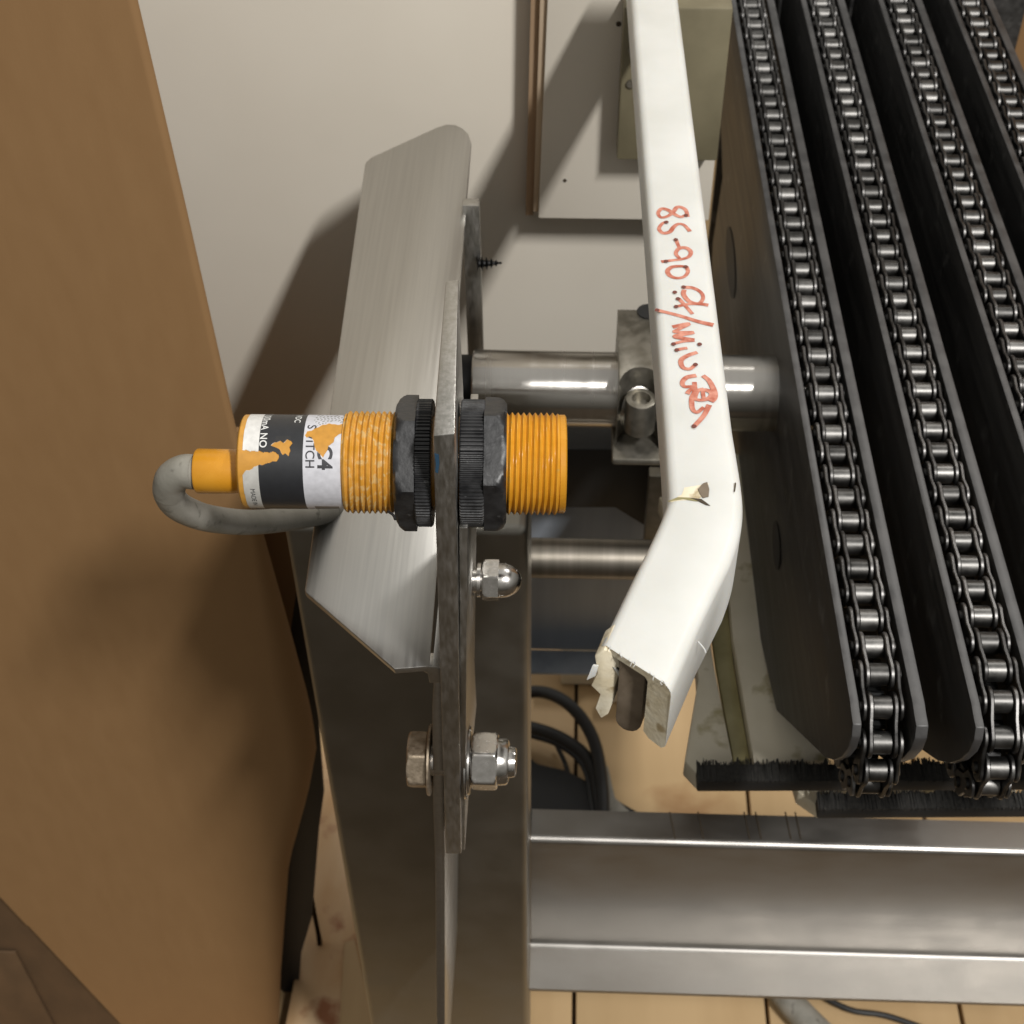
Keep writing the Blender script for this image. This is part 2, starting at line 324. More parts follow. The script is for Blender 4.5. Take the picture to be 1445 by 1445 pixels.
# cables and adaptor under the frame
bc = thing('black_cable', 'looping black power cables on the floor behind the leg', 'cable', bp(800, 1100, 'z', -H+5))
tube('cable_loop', [bp(700, 1000, 'z', -H+40), bp(752, 976, 'z', -H+50), bp(800, 992, 'z', -H+60), bp(836, 1040, 'z', -H+50), bp(850, 1110, 'z', -H+30), bp(850, 1180, 'z', -H+10)], 5.6, cable_blk, bc)
tube('cable_loop', [bp(700, 1020, 'z', -H+30), bp(755, 1028, 'z', -H+40), bp(800, 1046, 'z', -H+40), bp(832, 1075, 'z', -H+35), bp(846, 1130, 'z', -H+20), bp(850, 1200, 'z', -H+10)], 5.6, cable_blk, bc)
tube('cable_loop', [bp(740, 1035, 'z', -H+14), bp(790, 1052, 'z', -H+16), bp(825, 1085, 'z', -H+16), bp(838, 1150, 'z', -H+14)], 2.6, cable_blk, bc)
tube('cable_loop', [bp(786, 1052, 'z', -H+8), bp(800, 1085, 'z', -H+8), bp(806, 1125, 'z', -H+8)], 2.2, cable_blk, bc)
pb = thing('black_pouch', 'black folded pouch lying on the floor under the cables', 'pouch', bp(800, 1120, 'z', -H))
q = [bp(*p, 'z', -H+14) for p in [(735, 1050), (757, 1075), (800, 1085), (838, 1105), (880, 1132), (930, 1160), (940, 1210), (730, 1210)]]
prism('pouch_body', q, (0, 0, -12), black_hous, pb, 4, seg=3)
q = [bp(*p, 'z', -H+19) for p in [(842, 1085), (858, 1080), (868, 1125), (905, 1160), (840, 1170)]]
prism('grey_flap', q, (0, 0, -4), cable_mat, pb, 1)
tag(tube('dark_hose', [bp(1090, 1380, 'z', -H+14), bp(1125, 1425, 'z', -H+14), bp(1180, 1480, 'z', -H+14)], 11, cable_mat), 'dark hose on the floor emerging below the bright frame rail', 'hose')
tag(tube('thin_cable', [bp(1140, 1395, 'z', -H+6), bp(1200, 1425, 'z', -H+6), bp(1260, 1436, 'z', -H+6), bp(1380, 1480, 'z', -H+6)], 2.4, cable_blk), 'thin black cable trailing beside the dark hose on the floor', 'cable')
wb = thing('packing_board', 'pale board standing on the floor below the cut end of the white rail', 'board', bp(850, 1010, 'z', -H))
g0 = bp(792, 930, 'z', -H+40); g1 = bp(848, 930, 'z', -H+40)
box('board_face', (g0[0], g0[1], -H+2), (g1[0], g0[1]+12, -H+66), cream_poly, wb, 1)
box('board_foot', (g1[0]+12, g0[1]-20, -H+2), (g1[0]+50, g0[1]-6, -H+52), laminate, wb, 1)
box('board_shelf', (g0[0]-14, g0[1]+13, -H+62), (g1[0]+60, g0[1]+60, -H+70), plankm, wb, 1)
# ================================================================== steel leg and rail
leg = thing('steel_leg', 'wide dull stainless steel leg running down to the floor', 'machine leg', (-60, 420, -H))
zl = bp(500, 738, 'y', 402)[2]
vs = []; q = []
box('leg_tube', (-110.5, 400, -H+6), (-11.8, 462, zl), steel_leg, leg, 4, seg=4)
box('foot_plate', (-118, 392, -H+1), (-4, 470, -H+5.5), steel_leg, leg, 1)
rail = thing('frame_rail', 'horizontal square stainless steel frame rail joined to the leg', 'frame rail', (140, 440, -845))
YW = 440.; zt_r = bp(1100, 1195, 'y', YW)[2]; zb_r = bp(1100, 1341, 'y', YW)[2]
yfl = bp(1100, 1406, 'z', zb_r)[1]; ylip = bp(1100, 1151, 'z', zt_r)[1]
def prof_rail(x):
    r_ = 3.5; T = 3.; P = []
    P += [(yfl, zb_r), (YW-r_, zb_r)]+[(YW-r_+r_*math.sin(a), zb_r+r_-r_*math.cos(a)) for a in (.4, .8, 1.2)]+[(YW, zb_r+r_), (YW, zt_r-r_)]
    P += [(YW+r_-r_*math.cos(a), zt_r-r_+r_*math.sin(a)) for a in (.4, .8, 1.2)]+[(YW+r_, zt_r), (ylip, zt_r)]
    P += [(ylip, zt_r-T), (YW+r_+1, zt_r-T), (YW+T, zt_r-r_-1), (YW+T, zb_r), (YW, zb_r-T), (yfl, zb_r-T)]
    return [(x, y, z) for y, z in P]
prism('channel', prof_rail(-11.3), (440, 0, 0), steel_rail, rail, 0).data.polygons.foreach_set('use_smooth', [False]*24) if False else prism('channel', prof_rail(-11.3), (440, 0, 0), steel_rail, rail, 0)
for px in (945, 985, 1050, 1066, 1108, 1122):
    a = bp(px, 1146, 'z', zt_r+.1); b = bp(px+8, 1184, 'z', zt_r+.1)
    tube('saw_mark', [a, (a+b)/2, b], .45, seam, rail, n=6, k=3)
# ================================================================== side bar, tubes
p0 = bp(652, 290, 'y', 560); p1 = bp(676, 290, 'y', 560)
upb = thing('upright_flat_bar', 'narrow upright flat bar behind the brushed bracket with a dark screw', 'metal bar', (p0[0], 560, -600))
box('bar', (p0[0], 560, -640), (p1[0], 566, p0[2]), steel_plate, upb, .5)
sc = thing('black_screw', 'pointed black self tapping screw poking out right of the bracket', 'screw', bp(678, 372, 'y', 556))
cs = bp(673, 372, 'y', 556)
pr = []
for i in range(60):
    x = i*.2; env = 3.6*(1-(x/12)**1.6)+.3; th = .45*env+.55*env*max(0, 1-abs(((x+.9) % 2.2)-1.1)*1.6); pr.append((x, th))
radial('screw_thread', cs, (1, .1, -.02), [p[0] for p in pr], lambda x, t, i: pr[i][1], 24, dark_steel, sc, xf=lambda t: 2.2*t/6.2832*0)
c0 = bd(668, 547, 694); rr = 54*694/F
tb = thing('cross_tube', 'thick round steel cross tube running through the shaft clamp', 'tube', c0)
lathe('tube_body', c0, (1, 0, 0), [(0, rr-.6), (.6, rr), (168, rr)], steel_tube, tb, n=96)
lathe('end_collar', c0, (1, 0, 0), [(-7, rr*.78), (-6.5, rr*.86), (-.3, rr*.86)], dark_steel, tb, n=64)
dull_tube = mat('dull_tube', (.20, .18, .15), .38, 1, (.26, .235, .20), 200, (1, .04, .04), .02)
c1 = bd(700, 786, 711); rr2 = 28.5*711/F
tag(lathe('cross_tube', c1, (1, .004, 0), [(0, rr2), (97, rr2)], dull_tube, None, n=64), 'thinner dull cross tube below the orange sensor and thick tube', 'tube')
# ================================================================== shaft clamp
cl = thing('shaft_clamp', 'cast metal clamp gripping the thick cross tube beside the rail', 'clamp', bp(905, 640, 'y', 495))
ca = bp(874, 545, 'y', 500); xa_ = ca[0]; xb_ = xa_+34; ztp = ca[2]; yf = 500; yb = 556
cx = bp(905, 555, 'y', 500)[0]; rad = 10.2
out = [(xa_, yb, ztp), (xa_, yf, ztp), (cx-rad, yf, ztp)]
out += [(cx-rad*math.cos(a), yf+rad*1.35*math.sin(a), ztp) for a in np.linspace(.15, math.pi-.15, 14)]
out += [(cx+rad, yf, ztp), (xb_, yf, ztp), (xb_, yb, ztp)]
zlo = bp(905, 632, 'y', 500)[2]
prism('clamp_body', out, (0, 0, zlo-ztp), steel_cast, cl, .8)
box('clamp_foot', (bp(864, 640, 'y', 492)[0], 492, bp(900, 658, 'y', 492)[2]), (xb_+4, 540, zlo-.4), steel_cast, cl, 1.6)
radial('pinch_hole', bp(915, 440, 'z', ztp+.3), (0, 0, 1), [0, .5], lambda x, t, i: 10 if abs(math.cos(t)) > .0 and 0 else 5.5, 24, black_hous, cl)
zs = ztp-8; scx = bp(905, 562, 'z', zs)
shead = lathe('cap_screw', (scx[0], scx[1], zs), (0, 0, 1), [(-18, 7.2), (-.8, 7.2), (-.2, 6.9), (0, 6.2), (0, 4.4), (-4, 4.2), (-4, .5)], steel_cast, cl, n=40)
# ================================================================== brushed bracket (flange + downward web)
fb = thing('brushed_bracket', 'brushed stainless steel angle bracket with chamfered flange under the sensor', 'bracket', bp(622, 960, 'z', -620))
ZF = -380; TH = 2.6
Pf = [(515, 232), (517, 228), (524, 222), (618, 179), (630, 175.5), (642, 176), (653, 181), (661, 189), (665, 201)]
edge = [bp(*p, 'z', ZF) for p in Pf]
nearc = bp(622, 958, 'z', ZF); nb = bp(557, 944, 'z', ZF)
Xn = nearc[0]; Xf = edge[-1][0]; Yn_ = nb[1]
# right border: straight line from far rounded corner to near corner, then rolled down over a small radius
rb = 5.0
left = [bp(430, 832, 'z', ZF), bp(431, 826, 'z', ZF)]
top_poly = edge+[np.array([Xn-rb+1, Yn_+1.5, ZF]), nb]+[bp(432, 836, 'z', ZF)]+left
top_poly = [np.array(p) for p in top_poly]
# flange as a prism, web as a prism of an arc profile following the slanted border
flange_poly = []
for p in top_poly: flange_poly.append(p)
nE = len(edge)-1
prism('flange', flange_poly, (0, 0, -TH), steel_flange, fb, .35, seg=2)
Ya = Yn_+1.5; WT = 4.5
def web_ring(Y):
    wr_ = [np.array([bx0, Y, ZF]) for bx0 in (Xn-3.2,)]
    ys_ = [(Xn-3.2, ZF-.05), (Xn-1.2, ZF-.5), (Xn+.1, ZF-1.8), (Xn+.6, ZF-4)]
    for py in (1000, 1073, 1140, 1205, 1300, 1445, 1560):
        p = bp(626 if py < 1200 else 628, py, 'y', Ya); ys_.append((p[0], p[2]))
    inn = [(x-WT+.6, z) for x, z in ys_[4:]][::-1]+[(Xn-2.8, ZF-5), (Xn-3.4, ZF-TH-.2)]
    return [np.array([x, Y, z]) for x, z in ys_+inn]
r0 = web_ring(Ya); prism('web', r0, (0, 98, 0), steel_flange, fb, .3)
fy = Ya-.1
prism('bend_corner', [(Xn-6.5, fy, ZF-.1), (Xn-3.0, fy, ZF-.15), (Xn-1.0, fy, ZF-.9), (Xn+.1, fy, ZF-2.6), (Xn-.2, fy, ZF-9), (Xn-4.6, fy, ZF-9), (Xn-4.9, fy, ZF-4.2), (Xn-6.5, fy, ZF-TH-.1)], (0, 6, 0), steel_flange, fb, .4)
# ================================================================== mounting plate, edge-on
mp_ = thing('mounting_plate', 'thick steel sensor mounting plate seen edge on between two black nuts', 'mounting plate', bp(640, 1205, 'y', 290))
A0 = bp(611, 615, 'y', 290); A1 = bp(642, 612, 'y', 290); B0 = bp(629, 1205, 'y', 291); B1 = bp(651, 1205, 'y', 291)
C0 = bp(629, 396, 'z', A0[2]); C1 = bp(647, 394, 'z', A0[2])
D0 = np.array([C0[0], C0[1], B0[2]]); D1 = np.array([C1[0], C1[1], B1[2]])
mk('plate', [A0, A1, B1, B0, C0, C1, D1, D0], [(0, 1, 2, 3), (4, 7, 6, 5), (0, 4, 5, 1), (3, 2, 6, 7), (0, 3, 7, 4), (1, 5, 6, 2)], steel_plate, mp_, bevel=.5)
e0 = bp(612, 632, 'y', 289.7); e1_ = bp(622, 690, 'y', 289.8)
prism('blue_paint', [bp(*p, 'y', 289.82) for p in [(613, 640), (619, 642), (620, 655), (618, 668), (614, 666), (615, 655)]], (0, .1, 0), blue_ink, mp_, 0)
# spacer strip behind it
sp_ = thing('spacer_strip', 'thin steel spacer strip against the right side of the mounting plate', 'spacer', bp(655, 1205, 'y', 293))
E0 = bp(648, 745, 'y', 294); E1 = bp(660, 745, 'y', 294); G0 = bp(650, 1200, 'y', 294); G1 = bp(656, 1200, 'y', 294)
off = np.array([0, 60, 0])
mk('strip', [E0, E1, G1, G0, E0+off, E1+off, G1+off, G0+off], [(0, 1, 2, 3), (4, 7, 6, 5), (0, 4, 5, 1), (3, 2, 6, 7), (0, 3, 7, 4), (1, 5, 6, 2)], steel_plate, sp_, bevel=.3)
# ================================================================== fasteners
def wx(px, py, Y): return bp(px, py, 'y', Y)
cc = wx(640, 1073, 304)
def X_(px, py, Y): return bp(px, py, 'y', Y)[0]
bolt = thing('hex_bolt', 'large hex bolt with lock nut clamping bracket and mounting plate', 'bolt', cc)
x = lambda px: X_(px, 1073, 304)-cc[0]
ap = 9.7
hexnut('bolt_head', cc, (1, 0, 0), x(577), x(603), ap, steel_bolt_dirty, bolt, rot=.30, c1=False)
lathe('washer', cc, (1, 0, 0), [(x(605), 12.6), (x(605)+.3, 13), (x(609), 13)], steel_bolt_dirty, bolt)
lathe('shank', cc, (1, 0, 0), [(x(603), 5.8), (x(721), 5.8), (x(727), 5.4), (x(729), 4.4)], steel_bolt, bolt)
for k in (0, 1):
    lathe('washer', cc, (1, 0, 0), [(x(656.5+k*4.3), 13.2), (x(657.5+k*4.3), 14-k*1.5), (x(660+k*4.3), 13.8-k*1.5)], steel_bolt, bolt)
hexnut('lock_nut', cc, (1, 0, 0), x(666), x(703), ap, steel_bolt, bolt, rot=.42)
lathe('nylon_collar', cc, (1, 0, 0), [(x(699), 8.8), (x(714), 8.5), (x(717), 8.0), (x(718.5), 6.8), (x(718), 6.0)], steel_bolt, bolt)
cn = wx(655, 818, 330)
capn = thing('cap_nut', 'small shiny domed cap nut just below the sensor nuts', 'cap nut', cn)
x = lambda px: X_(px, 818, 330)-cn[0]
lathe('washer', cn, (1, 0, 0), [(x(656), 8.2), (x(661), 8.4), (x(662), 8.2)], steel_bolt, capn)
lathe('shank', cn, (1, 0, 0), [(x(640), 3.9), (x(682), 3.9)], steel_bolt, capn)
lathe('spring_washer', cn, (1, 0, 0), [(x(663), 5.6), (x(664), 6), (x(668), 6), (x(669), 4.4), (x(673), 4.4), (x(674), 6), (x(679), 6)], steel_bolt, capn)
hexnut('nut_base', cn, (1, 0, 0), x(681), x(704), 6.6, steel_bolt, capn, rot=.25, c1=False)
dr = 6.0; dx = x(704)
lathe('dome', cn, (1, 0, 0), [(dx-1, dr), (dx+.8, dr)]+[(dx+.8+(x(736)-dx-.8)*math.sin(a), dr*math.cos(a)) for a in np.linspace(.1, 1.52, 12)], steel_bolt, capn)
# ================================================================== sensor
CS = bd(345, 651, 433); CE = bd(798, 655, 433); AX = CE-CS; LEN = np.linalg.norm(AX); AX /= LEN
sx = lambda px: (px-345)*LEN/453
RB = 66*433/F; RT = 72*433/F
sen = thing('proximity_sensor', 'orange cylindrical proximity sensor with torn black and white label', 'sensor', (CS+CE)/2)
# label colour grid
CR0 = (330, 570, 6.28)
tears = [[(100, 400), (150, 412), (300, 424), (380, 430), (440, 428), (465, 450), (462, 480), (450, 502), (400, 515), (330, 532), (255, 552), (240, 572), (190, 586), (160, 608), (145, 640), (100, 700)],
         [(395, 372), (432, 342), (470, 332), (500, 345), (530, 322), (560, 330), (578, 352), (552, 385), (562, 420), (548, 462), (520, 440), (500, 448), (470, 408), (440, 385), (415, 385)],
         [(678, 280), (690, 250), (745, 230), (790, 205), (830, 182), (880, 176), (930, 186), (1010, 175), (1030, 262), (965, 268), (940, 300), (925, 345), (890, 370), (875, 420), (840, 466), (805, 430), (775, 405), (765, 360), (740, 300), (715, 292), (700, 305)]]
wrinkle = [(740, 90), (1000, 90), (1000, 180), (930, 150), (830, 180), (780, 200), (740, 150)]
def colour(px, s):           # px photo column, s signed arc as photo rows when unrolled
    y = 651+66*math.sin(max(-1.57, min(1.57, s))); cxx = (px-330)*6.28; cy = (y-570)*6.28
    cxx += 24*(1-math.cos(s))*-1 if False else 0
    jx = math.sin(cy*.09)*3; jy = math.sin(cxx*.11)*3+math.sin(cxx*.05)*2
    O = (.56, .27, .04)
    bow = -30*(1-math.cos(s))                    # bands bow slightly from the tilt of view
    back = abs(s) > 1.57
    for T in tears:
        if not back and inpoly(cxx+jx, cy+jy, T): return O
    if cxx < 150-bow*.3 or cxx > 990: return (.60, .30, .05) if cxx < 150 else (.66, .36, .07)
    if inpoly(cxx, cy, wrinkle) and math.sin(cxx*.2+2*math.sin(cy*.12))+math.sin(cy*.31+cxx*.07+2*math.sin(cxx*.04)) > .8: return (.22, .22, .20)
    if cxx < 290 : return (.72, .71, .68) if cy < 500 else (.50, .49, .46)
    if cxx < 668:
        if 430 < cxx < 560 and 290 < cy < 350 and not back: return (.03, .03, .03)
        return (.022, .023, .026)
    if cy > 895 and 740 < cxx < 950: return (.1, .1, .1)
    return (.60, .60, .64)
nx_, nth = 300, 560
xs = np.linspace(sx(345), sx(491), nx_)
ax_, e1s, e2s = frame(AX)
if e2s[2] > 0: e2s = -e2s           # e2 points image-down
def spt(x, s, r): return CS+AX*x+r*(math.cos(s)*e1s+math.sin(s)*e2s)
vs = []; fs = []; cols_ = []
for i, xx in enumerate(xs):
    px = 345+xx*453/LEN
    for j in range(nth):
        s = -math.pi+2*math.pi*j/nth
        c = colour(px, s); r = RB
        lab = not (abs(c[0]-.56) < .001 or c[0] in (.60, .66) and c[2] < .1)
        r += .10 if lab else 0
        if i < 8: r = RB-(1-math.sin((i+1)/8*1.5708))*1.0
        vs.append(spt(xx, s, r)); cols_.append(c)
for i in range(nx_-1):
    for j in range(nth): a = i*nth+j; b = i*nth+(j+1) % nth; fs.append((a, b, b+nth, a+nth))
fs += [tuple(range(nth)), tuple(range((nx_-1)*nth, nx_*nth))]
body = mk('body', vs, fs, label_mat, sen, smooth=True)
at = body.data.attributes.new('print', 'FLOAT_COLOR', 'POINT')
assert len(body.data.vertices) == len(cols_)
at.data.foreach_set('color', [z for c in cols_ for z in (*c, 1)])
# threads
def thread(name, x0, x1, R0, depth, pitch, mt, n=96, dirty=False):
    k = int((x1-x0)/pitch*8); X = np.linspace(x0, x1, k)
    def rf(x, th, i):
        ph = ((x-x0)/pitch+th/(2*math.pi)) % 1; tri = abs(ph-.5)*2; tri = min(1, max(0, tri*1.25-.12))
        f = min(1, (x-x0)/1.0, (x1-x)/1.0)
        r = R0-depth*tri
        return r if f >= 1 else min(r, R0-depth*(1-f)*.8)
    return radial(name, CS, AX, list(X), rf, n, mt, sen)
thread('rear_thread', sx(489), sx(562), RT+.1, .95, LEN/453*7.9, dusty_thread)
thread('front_thread', sx(700), sx(789), RT+.1, .95, LEN/453*8.1, orange_thread)
lathe('core', CS, AX, [(sx(560), RT-1.2), (sx(702), RT-1.2)], orange, sen)
lathe('front_cap', CS, AX, [(sx(788), RT-1.0), (sx(789), RT-.5), (sx(796), RT-.5), (sx(798), RT-1.1), (sx(798), .4)], orange, sen, n=72)
# chipped notches on the front rim
for py in (600, 608):
    p = bd(797.2, py, 433-8); prism('rim_notch', [p+(-1.4, 0, 0), p+(.9, 0, .9), p+(.9, 0, -.9)], (0, -2.5, 2.3), seam, sen, 0) if False else None
lathe('cable_gland', CS, AX, [(sx(276), 5.2), (sx(277), 6.3), (sx(280), 6.75), (sx(330), 6.6), (sx(338), 6.4), (sx(344), 7.2), (sx(346), 9)], orange, sen, n=56)
gl = CS+AX*0
# lathe centre shift: gland axis sits a little low on the housing
cab_pts = [bd(300, 665, 433), bd(276, 666, 433), bd(258, 666, 434), bd(242, 676, 437), bd(238, 694, 443), bd(250, 713, 452), bd(278, 727, 465), bd(310, 734, 477), bd(350, 737, 490), bd(395, 734, 505), bd(440, 727, 522), bd(500, 715, 545), bd(560, 700, 560)]
tube('sensor_cable', cab_pts, lambda t: 5.0-.8*max(0, min(1, (t-.12)*1.6)), cable_mat, sen, n=28, k=10)
tube('heat_shrink', cab_pts[1:5], lambda t: 5.35-.5*t, cable_mat, sen, n=28, k=10)
for o in list(sen.children):
    if o.name.startswith('cable_gland'): o.location = Vector(e2s*3.0*.001)
# printed lettering wrapped on the barrel
def wraptext(txt, px, y0, size_px, mt, parent, cut=(), spacing=1.0, bold=0.):
    cu = bpy.data.curves.new('t', 'FONT'); cu.body = txt; cu.size = 1; cu.space_character = spacing; cu.offset = bold
    o = bpy.data.objects.new('t', cu); COL.objects.link(o); dg = bpy.context.evaluated_depsgraph_get()
    me = bpy.data.meshes.new_from_object(o.evaluated_get(dg)); bpy.data.objects.remove(o)
    bm = bmesh.new(); bm.from_mesh(me); bmesh.ops.triangulate(bm, faces=bm.faces)
    for _ in range(3):
        bmesh.ops.subdivide_edges(bm, edges=[e for e in bm.edges if e.calc_length() > .08], cuts=1)
        bmesh.ops.triangulate(bm, faces=bm.faces)
    V = [v.co.copy() for v in bm.verts]; bm.verts.index_update(); Fc = [tuple(v.index for v in f.verts) for f in bm.faces]; bm.free()
    s0 = math.asin(max(-1, min(1, (y0-651)/66))); k = size_px/.7      # cap height = size_px
    out = []; P2 = []
    for v in V:
        s = s0+v.x*k/66; pxx = px+v.y*k; out.append(spt(sx(pxx), s, RB+.16)); P2.append(((pxx-330)*6.28, (651+66*math.sin(max(-1.57, min(1.57, s)))-570)*6.28, s))
    Fk = []
    for f in Fc:
        c = [sum(P2[i][k_] for i in f)/3 for k_ in (0, 1, 2)]
        if any(inpoly(c[0], c[1], T) for T in cut) or abs(c[2]) > 1.6: continue
        Fk.append(f)
    return mk('printed_lettering', out, Fk, mt, parent, raw=True)
wraptext('T 100mA NO', 377, 579, 9.8, label_text_w, body, tears, bold=.012, spacing=1.08)
wraptext('VDC', 421, 587, 8.5, label_text_w, body, tears, bold=.01)
wraptext('SWITCH', 440.5, 600.5, 12.3, label_text_b, body, tears+[wrinkle], bold=.012)
wraptext('1C4', 457.5, 616, 19.5, label_text_b, body, tears+[wrinkle], bold=.03)
wraptext('MADE IN', 363, 688, 6.5, label_text_b, body, tears)
# worn plastic shaving near the rear nut
tube('plastic_shaving', [bd(548, 722, 425), bd(555, 727, 424), bd(558, 733, 423)], .45, black_nut, sen, n=6)
# ---- lock nuts, one each side of the plate
def locknut(hx0, hx1, kx0, kx1, label, flip, rot):
    t = thing('lock_nut', label, 'nut', CS+AX*sx((hx0+hx1)/2), 'black plastic nuts clamping the sensor in its plate')
    rn = 93*433/F*.985
    hexnut('hex_flange', CS, AX, sx(hx0), sx(hx1), rn*.92, black_nut, t, rot=rot, n=120, c0=not flip, c1=flip)
    def rf(x, th, i):
        ph = (th*96/(2*math.pi)) % 1; e = min(1, (x-sx(kx0))/.4, (sx(kx1)-x)/.4)
        return rn*.985-.0-(.55*(1 if ph < .5 else 0)) - (1-max(e, 0))*.4
    X = [sx(kx0), sx(kx0)+.4, sx(kx1)-.4, sx(kx1)]
    radial('knurled_ring', CS, AX, X, rf, 384, black_nut, t, smooth=False)
    return t
locknut(561, 590, 589.5, 612, 'black hex nut left of the mounting plate, next to the torn label', False, .62)
locknut(684, 715, 651, 684.5, 'black hex nut right of the mounting plate, next to the bare orange thread', True, .747)
# ================================================================== white guide rail
gr = thing('guide_rail', 'white plastic channel guide rail with red handwriting and bent sawn end', 'guide rail', (40, 300, -312))
ZR = -285; TW = 2.6; HW = 26
def sect(Lp, Rp, rr=3.0, hw=HW, tw=TW):
    """outer then inner loop of an upside-down U between the left and right top points"""
    Lp = np.array(Lp, float); Rp = np.array(Rp, float); d = Rp-Lp; W = np.linalg.norm(d); d /= W; dz = np.array([0, 0, 1.])
    tr = 7.2; tl = 2.8; hl = hw*.62
    o = [(0, -hl), (0, -rr)]+[(rr-rr*math.cos(a), -rr+rr*math.sin(a)) for a in (.4, .8, 1.2)]+[(rr, 0), (W-rr, 0)]+[(W-rr+rr*math.sin(a), -rr+rr*math.cos(a)) for a in (.4, .8, 1.2)]+[(W, -rr), (W, -hw+1.5), (W-1.2, -hw), (W-tr+2, -hw+.3)]
    i = [(W-tr, -hw+2), (W-tr, -tw-1), (W-tr-1, -tw), (tl+1, -tw), (tl, -tw-1), (tl, -hl)]
    return [Lp+d*a+dz*b for a, b in o+i]
lineL = lambda y: bp(890, 0, 'z', ZR)+(bp(941, 660, 'z', ZR)-bp(890, 0, 'z', ZR))*((y-578)/(bp(941, 660, 'z', ZR)[1]-578.3))
def lerp(a, b, t): return a+(b-a)*t
Lf, Rf = bp(890, 0, 'z', ZR), bp(958, 0, 'z', ZR); L0, R0 = bp(940, 655, 'z', ZR), bp(1040, 640, 'z', ZR)
secs = []
Lpx = [(937.5, 615), (940, 655), (941.5, 682), (942, 700), (938.5, 714), (931, 733), (921, 755), (886, 826), (848, 905)]
Rpx = [(1034.5, 603), (1041.5, 645), (1047, 680), (1049.5, 710), (1047.5, 738), (1041, 765), (1031, 793), (992, 870), (948, 972)]
L0, R0 = bp(*Lpx[0], 'z', ZR), bp(*Rpx[0], 'z', ZR)
for t in (-.14, 0, .2, .4, .6, .8): secs.append((lerp(Lf, L0, t), lerp(Rf, R0, t)))
def dense(P, k=3): return catmull([bp(*p, 'z', ZR) for p in P], k)
dl, dr_ = dense(Lpx[:7]), dense(Rpx[:7])
secs += list(zip(dl, dr_)); secs += [(bp(*Lpx[7], 'z', ZR), bp(*Rpx[7], 'z', ZR)), (bp(*Lpx[8], 'z', ZR), bp(*Rpx[8], 'z', ZR))]
def sweep(name, SS, mt, par, jag=None):
    rings = [sect(a, b) for a, b in SS]; n = len(rings[0]); vs = [p for r in rings for p in r]; fs = []
    if jag:
        for k in range(n): vs[-n+k] = vs[-n+k]+np.array([0, random.uniform(-.35, .35), 0])
    for i in range(len(rings)-1):
        for j in range(n): a = i*n+j; b = i*n+(j+1) % n; fs.append((a, b, b+n, a+n))
    # caps
    for base in (0, (len(rings)-1)*n):
        h = n
        idx = [base+j for j in range(n)]
        o = 12; fs.append(tuple(idx))
    me = mk(name, vs, fs, mt, par, smooth=True); return me
up_ob = sweep('channel', secs, white_poly, gr, True)
up_ob.data.materials.append(cut_poly)
# the last ring cap takes the dirty cut colour
best = min(up_ob.data.polygons, key=lambda p: p.center.y); best.material_index = 1
# sawn notch at the bend: fold flap and dark slit
zt_ = ZR+.12
prism('notch_flap', [bp(*p, 'z', zt_) for p in [(946, 707), (962, 698), (966, 688), (990, 684), (1000, 682), (998, 696), (985, 704)]], (0, 0, -.5), cut_poly, gr, 0)
prism('notch_gap', [bp(*p, 'z', zt_+.15) for p in [(972, 702), (990, 704), (1002, 713), (996, 712), (984, 706)]], (0, 0, -.3), seam, gr, 0)
prism('notch_gap', [bp(*p, 'z', zt_+.15) for p in [(943, 707), (956, 701.5), (972, 702), (985, 707), (964, 704)]], (0, 0, -.3), olive_poly, gr, 0)
prism('notch_chip', [bp(*p, 'z', zt_+.25) for p in [(985, 690), (992, 682), (998, 680), (1001, 690), (1000, 700), (992, 702), (988, 697)]], (0, 0, -.3), bar_mat, gr, 0)
dirv0 = (bp(995, 690, 'z', ZR)-bp(896, 940, 'z', ZR)); dirv0 /= np.linalg.norm(dirv0)
# ragged torn left wall, shreds
ye = bp(848, 912, 'z', ZR)[1]-.8
prism('torn_edge', [bp(*p, 'y', ye) for p in [(839, 926), (852, 917), (872, 924), (876, 946), (868, 968), (866, 988), (858, 1008), (848, 1014), (840, 1000), (847, 980), (834, 968), (843, 950)]], dirv0*9, cut_poly, gr, .3)
e1p = bp(846, 912, 'z', ZR)
prism('torn_shred', [e1p+(-1.6, -1.4, -6), e1p+(-3.0, -2.4, -11), e1p+(-.8, -1.8, -10), e1p+(-.2, -1.6, -6)], (.3, .5, 0), white_poly, gr, .1)
prism('torn_shred', [e1p+(3.6, -.9, -7), e1p+(7.4, -2.2, -10.5), e1p+(6.8, -2.0, -7.5), e1p+(5.2, -1.4, -10.0)], (.1, .4, 0), white_poly, gr, .05)
for k in range(9):
    t = random.random(); a = lerp(bp(848, 905, 'z', ZR), bp(948, 972, 'z', ZR), t)
    tube('burr', [a+(0, .6, .1), a+(random.uniform(-.6, .6), -.3, .3), a+(random.uniform(-1, 1), -.9, random.uniform(-.2, .5))], .1, white_poly, gr, n=5, k=3)
tube('burr', [bp(985, 905, 'z', -292), bp(988, 915, 'z', -293)+(1, 0, 0), bp(985, 921, 'z', -294)+(2, 0, 0)], .18, white_poly, gr, n=5, k=3)
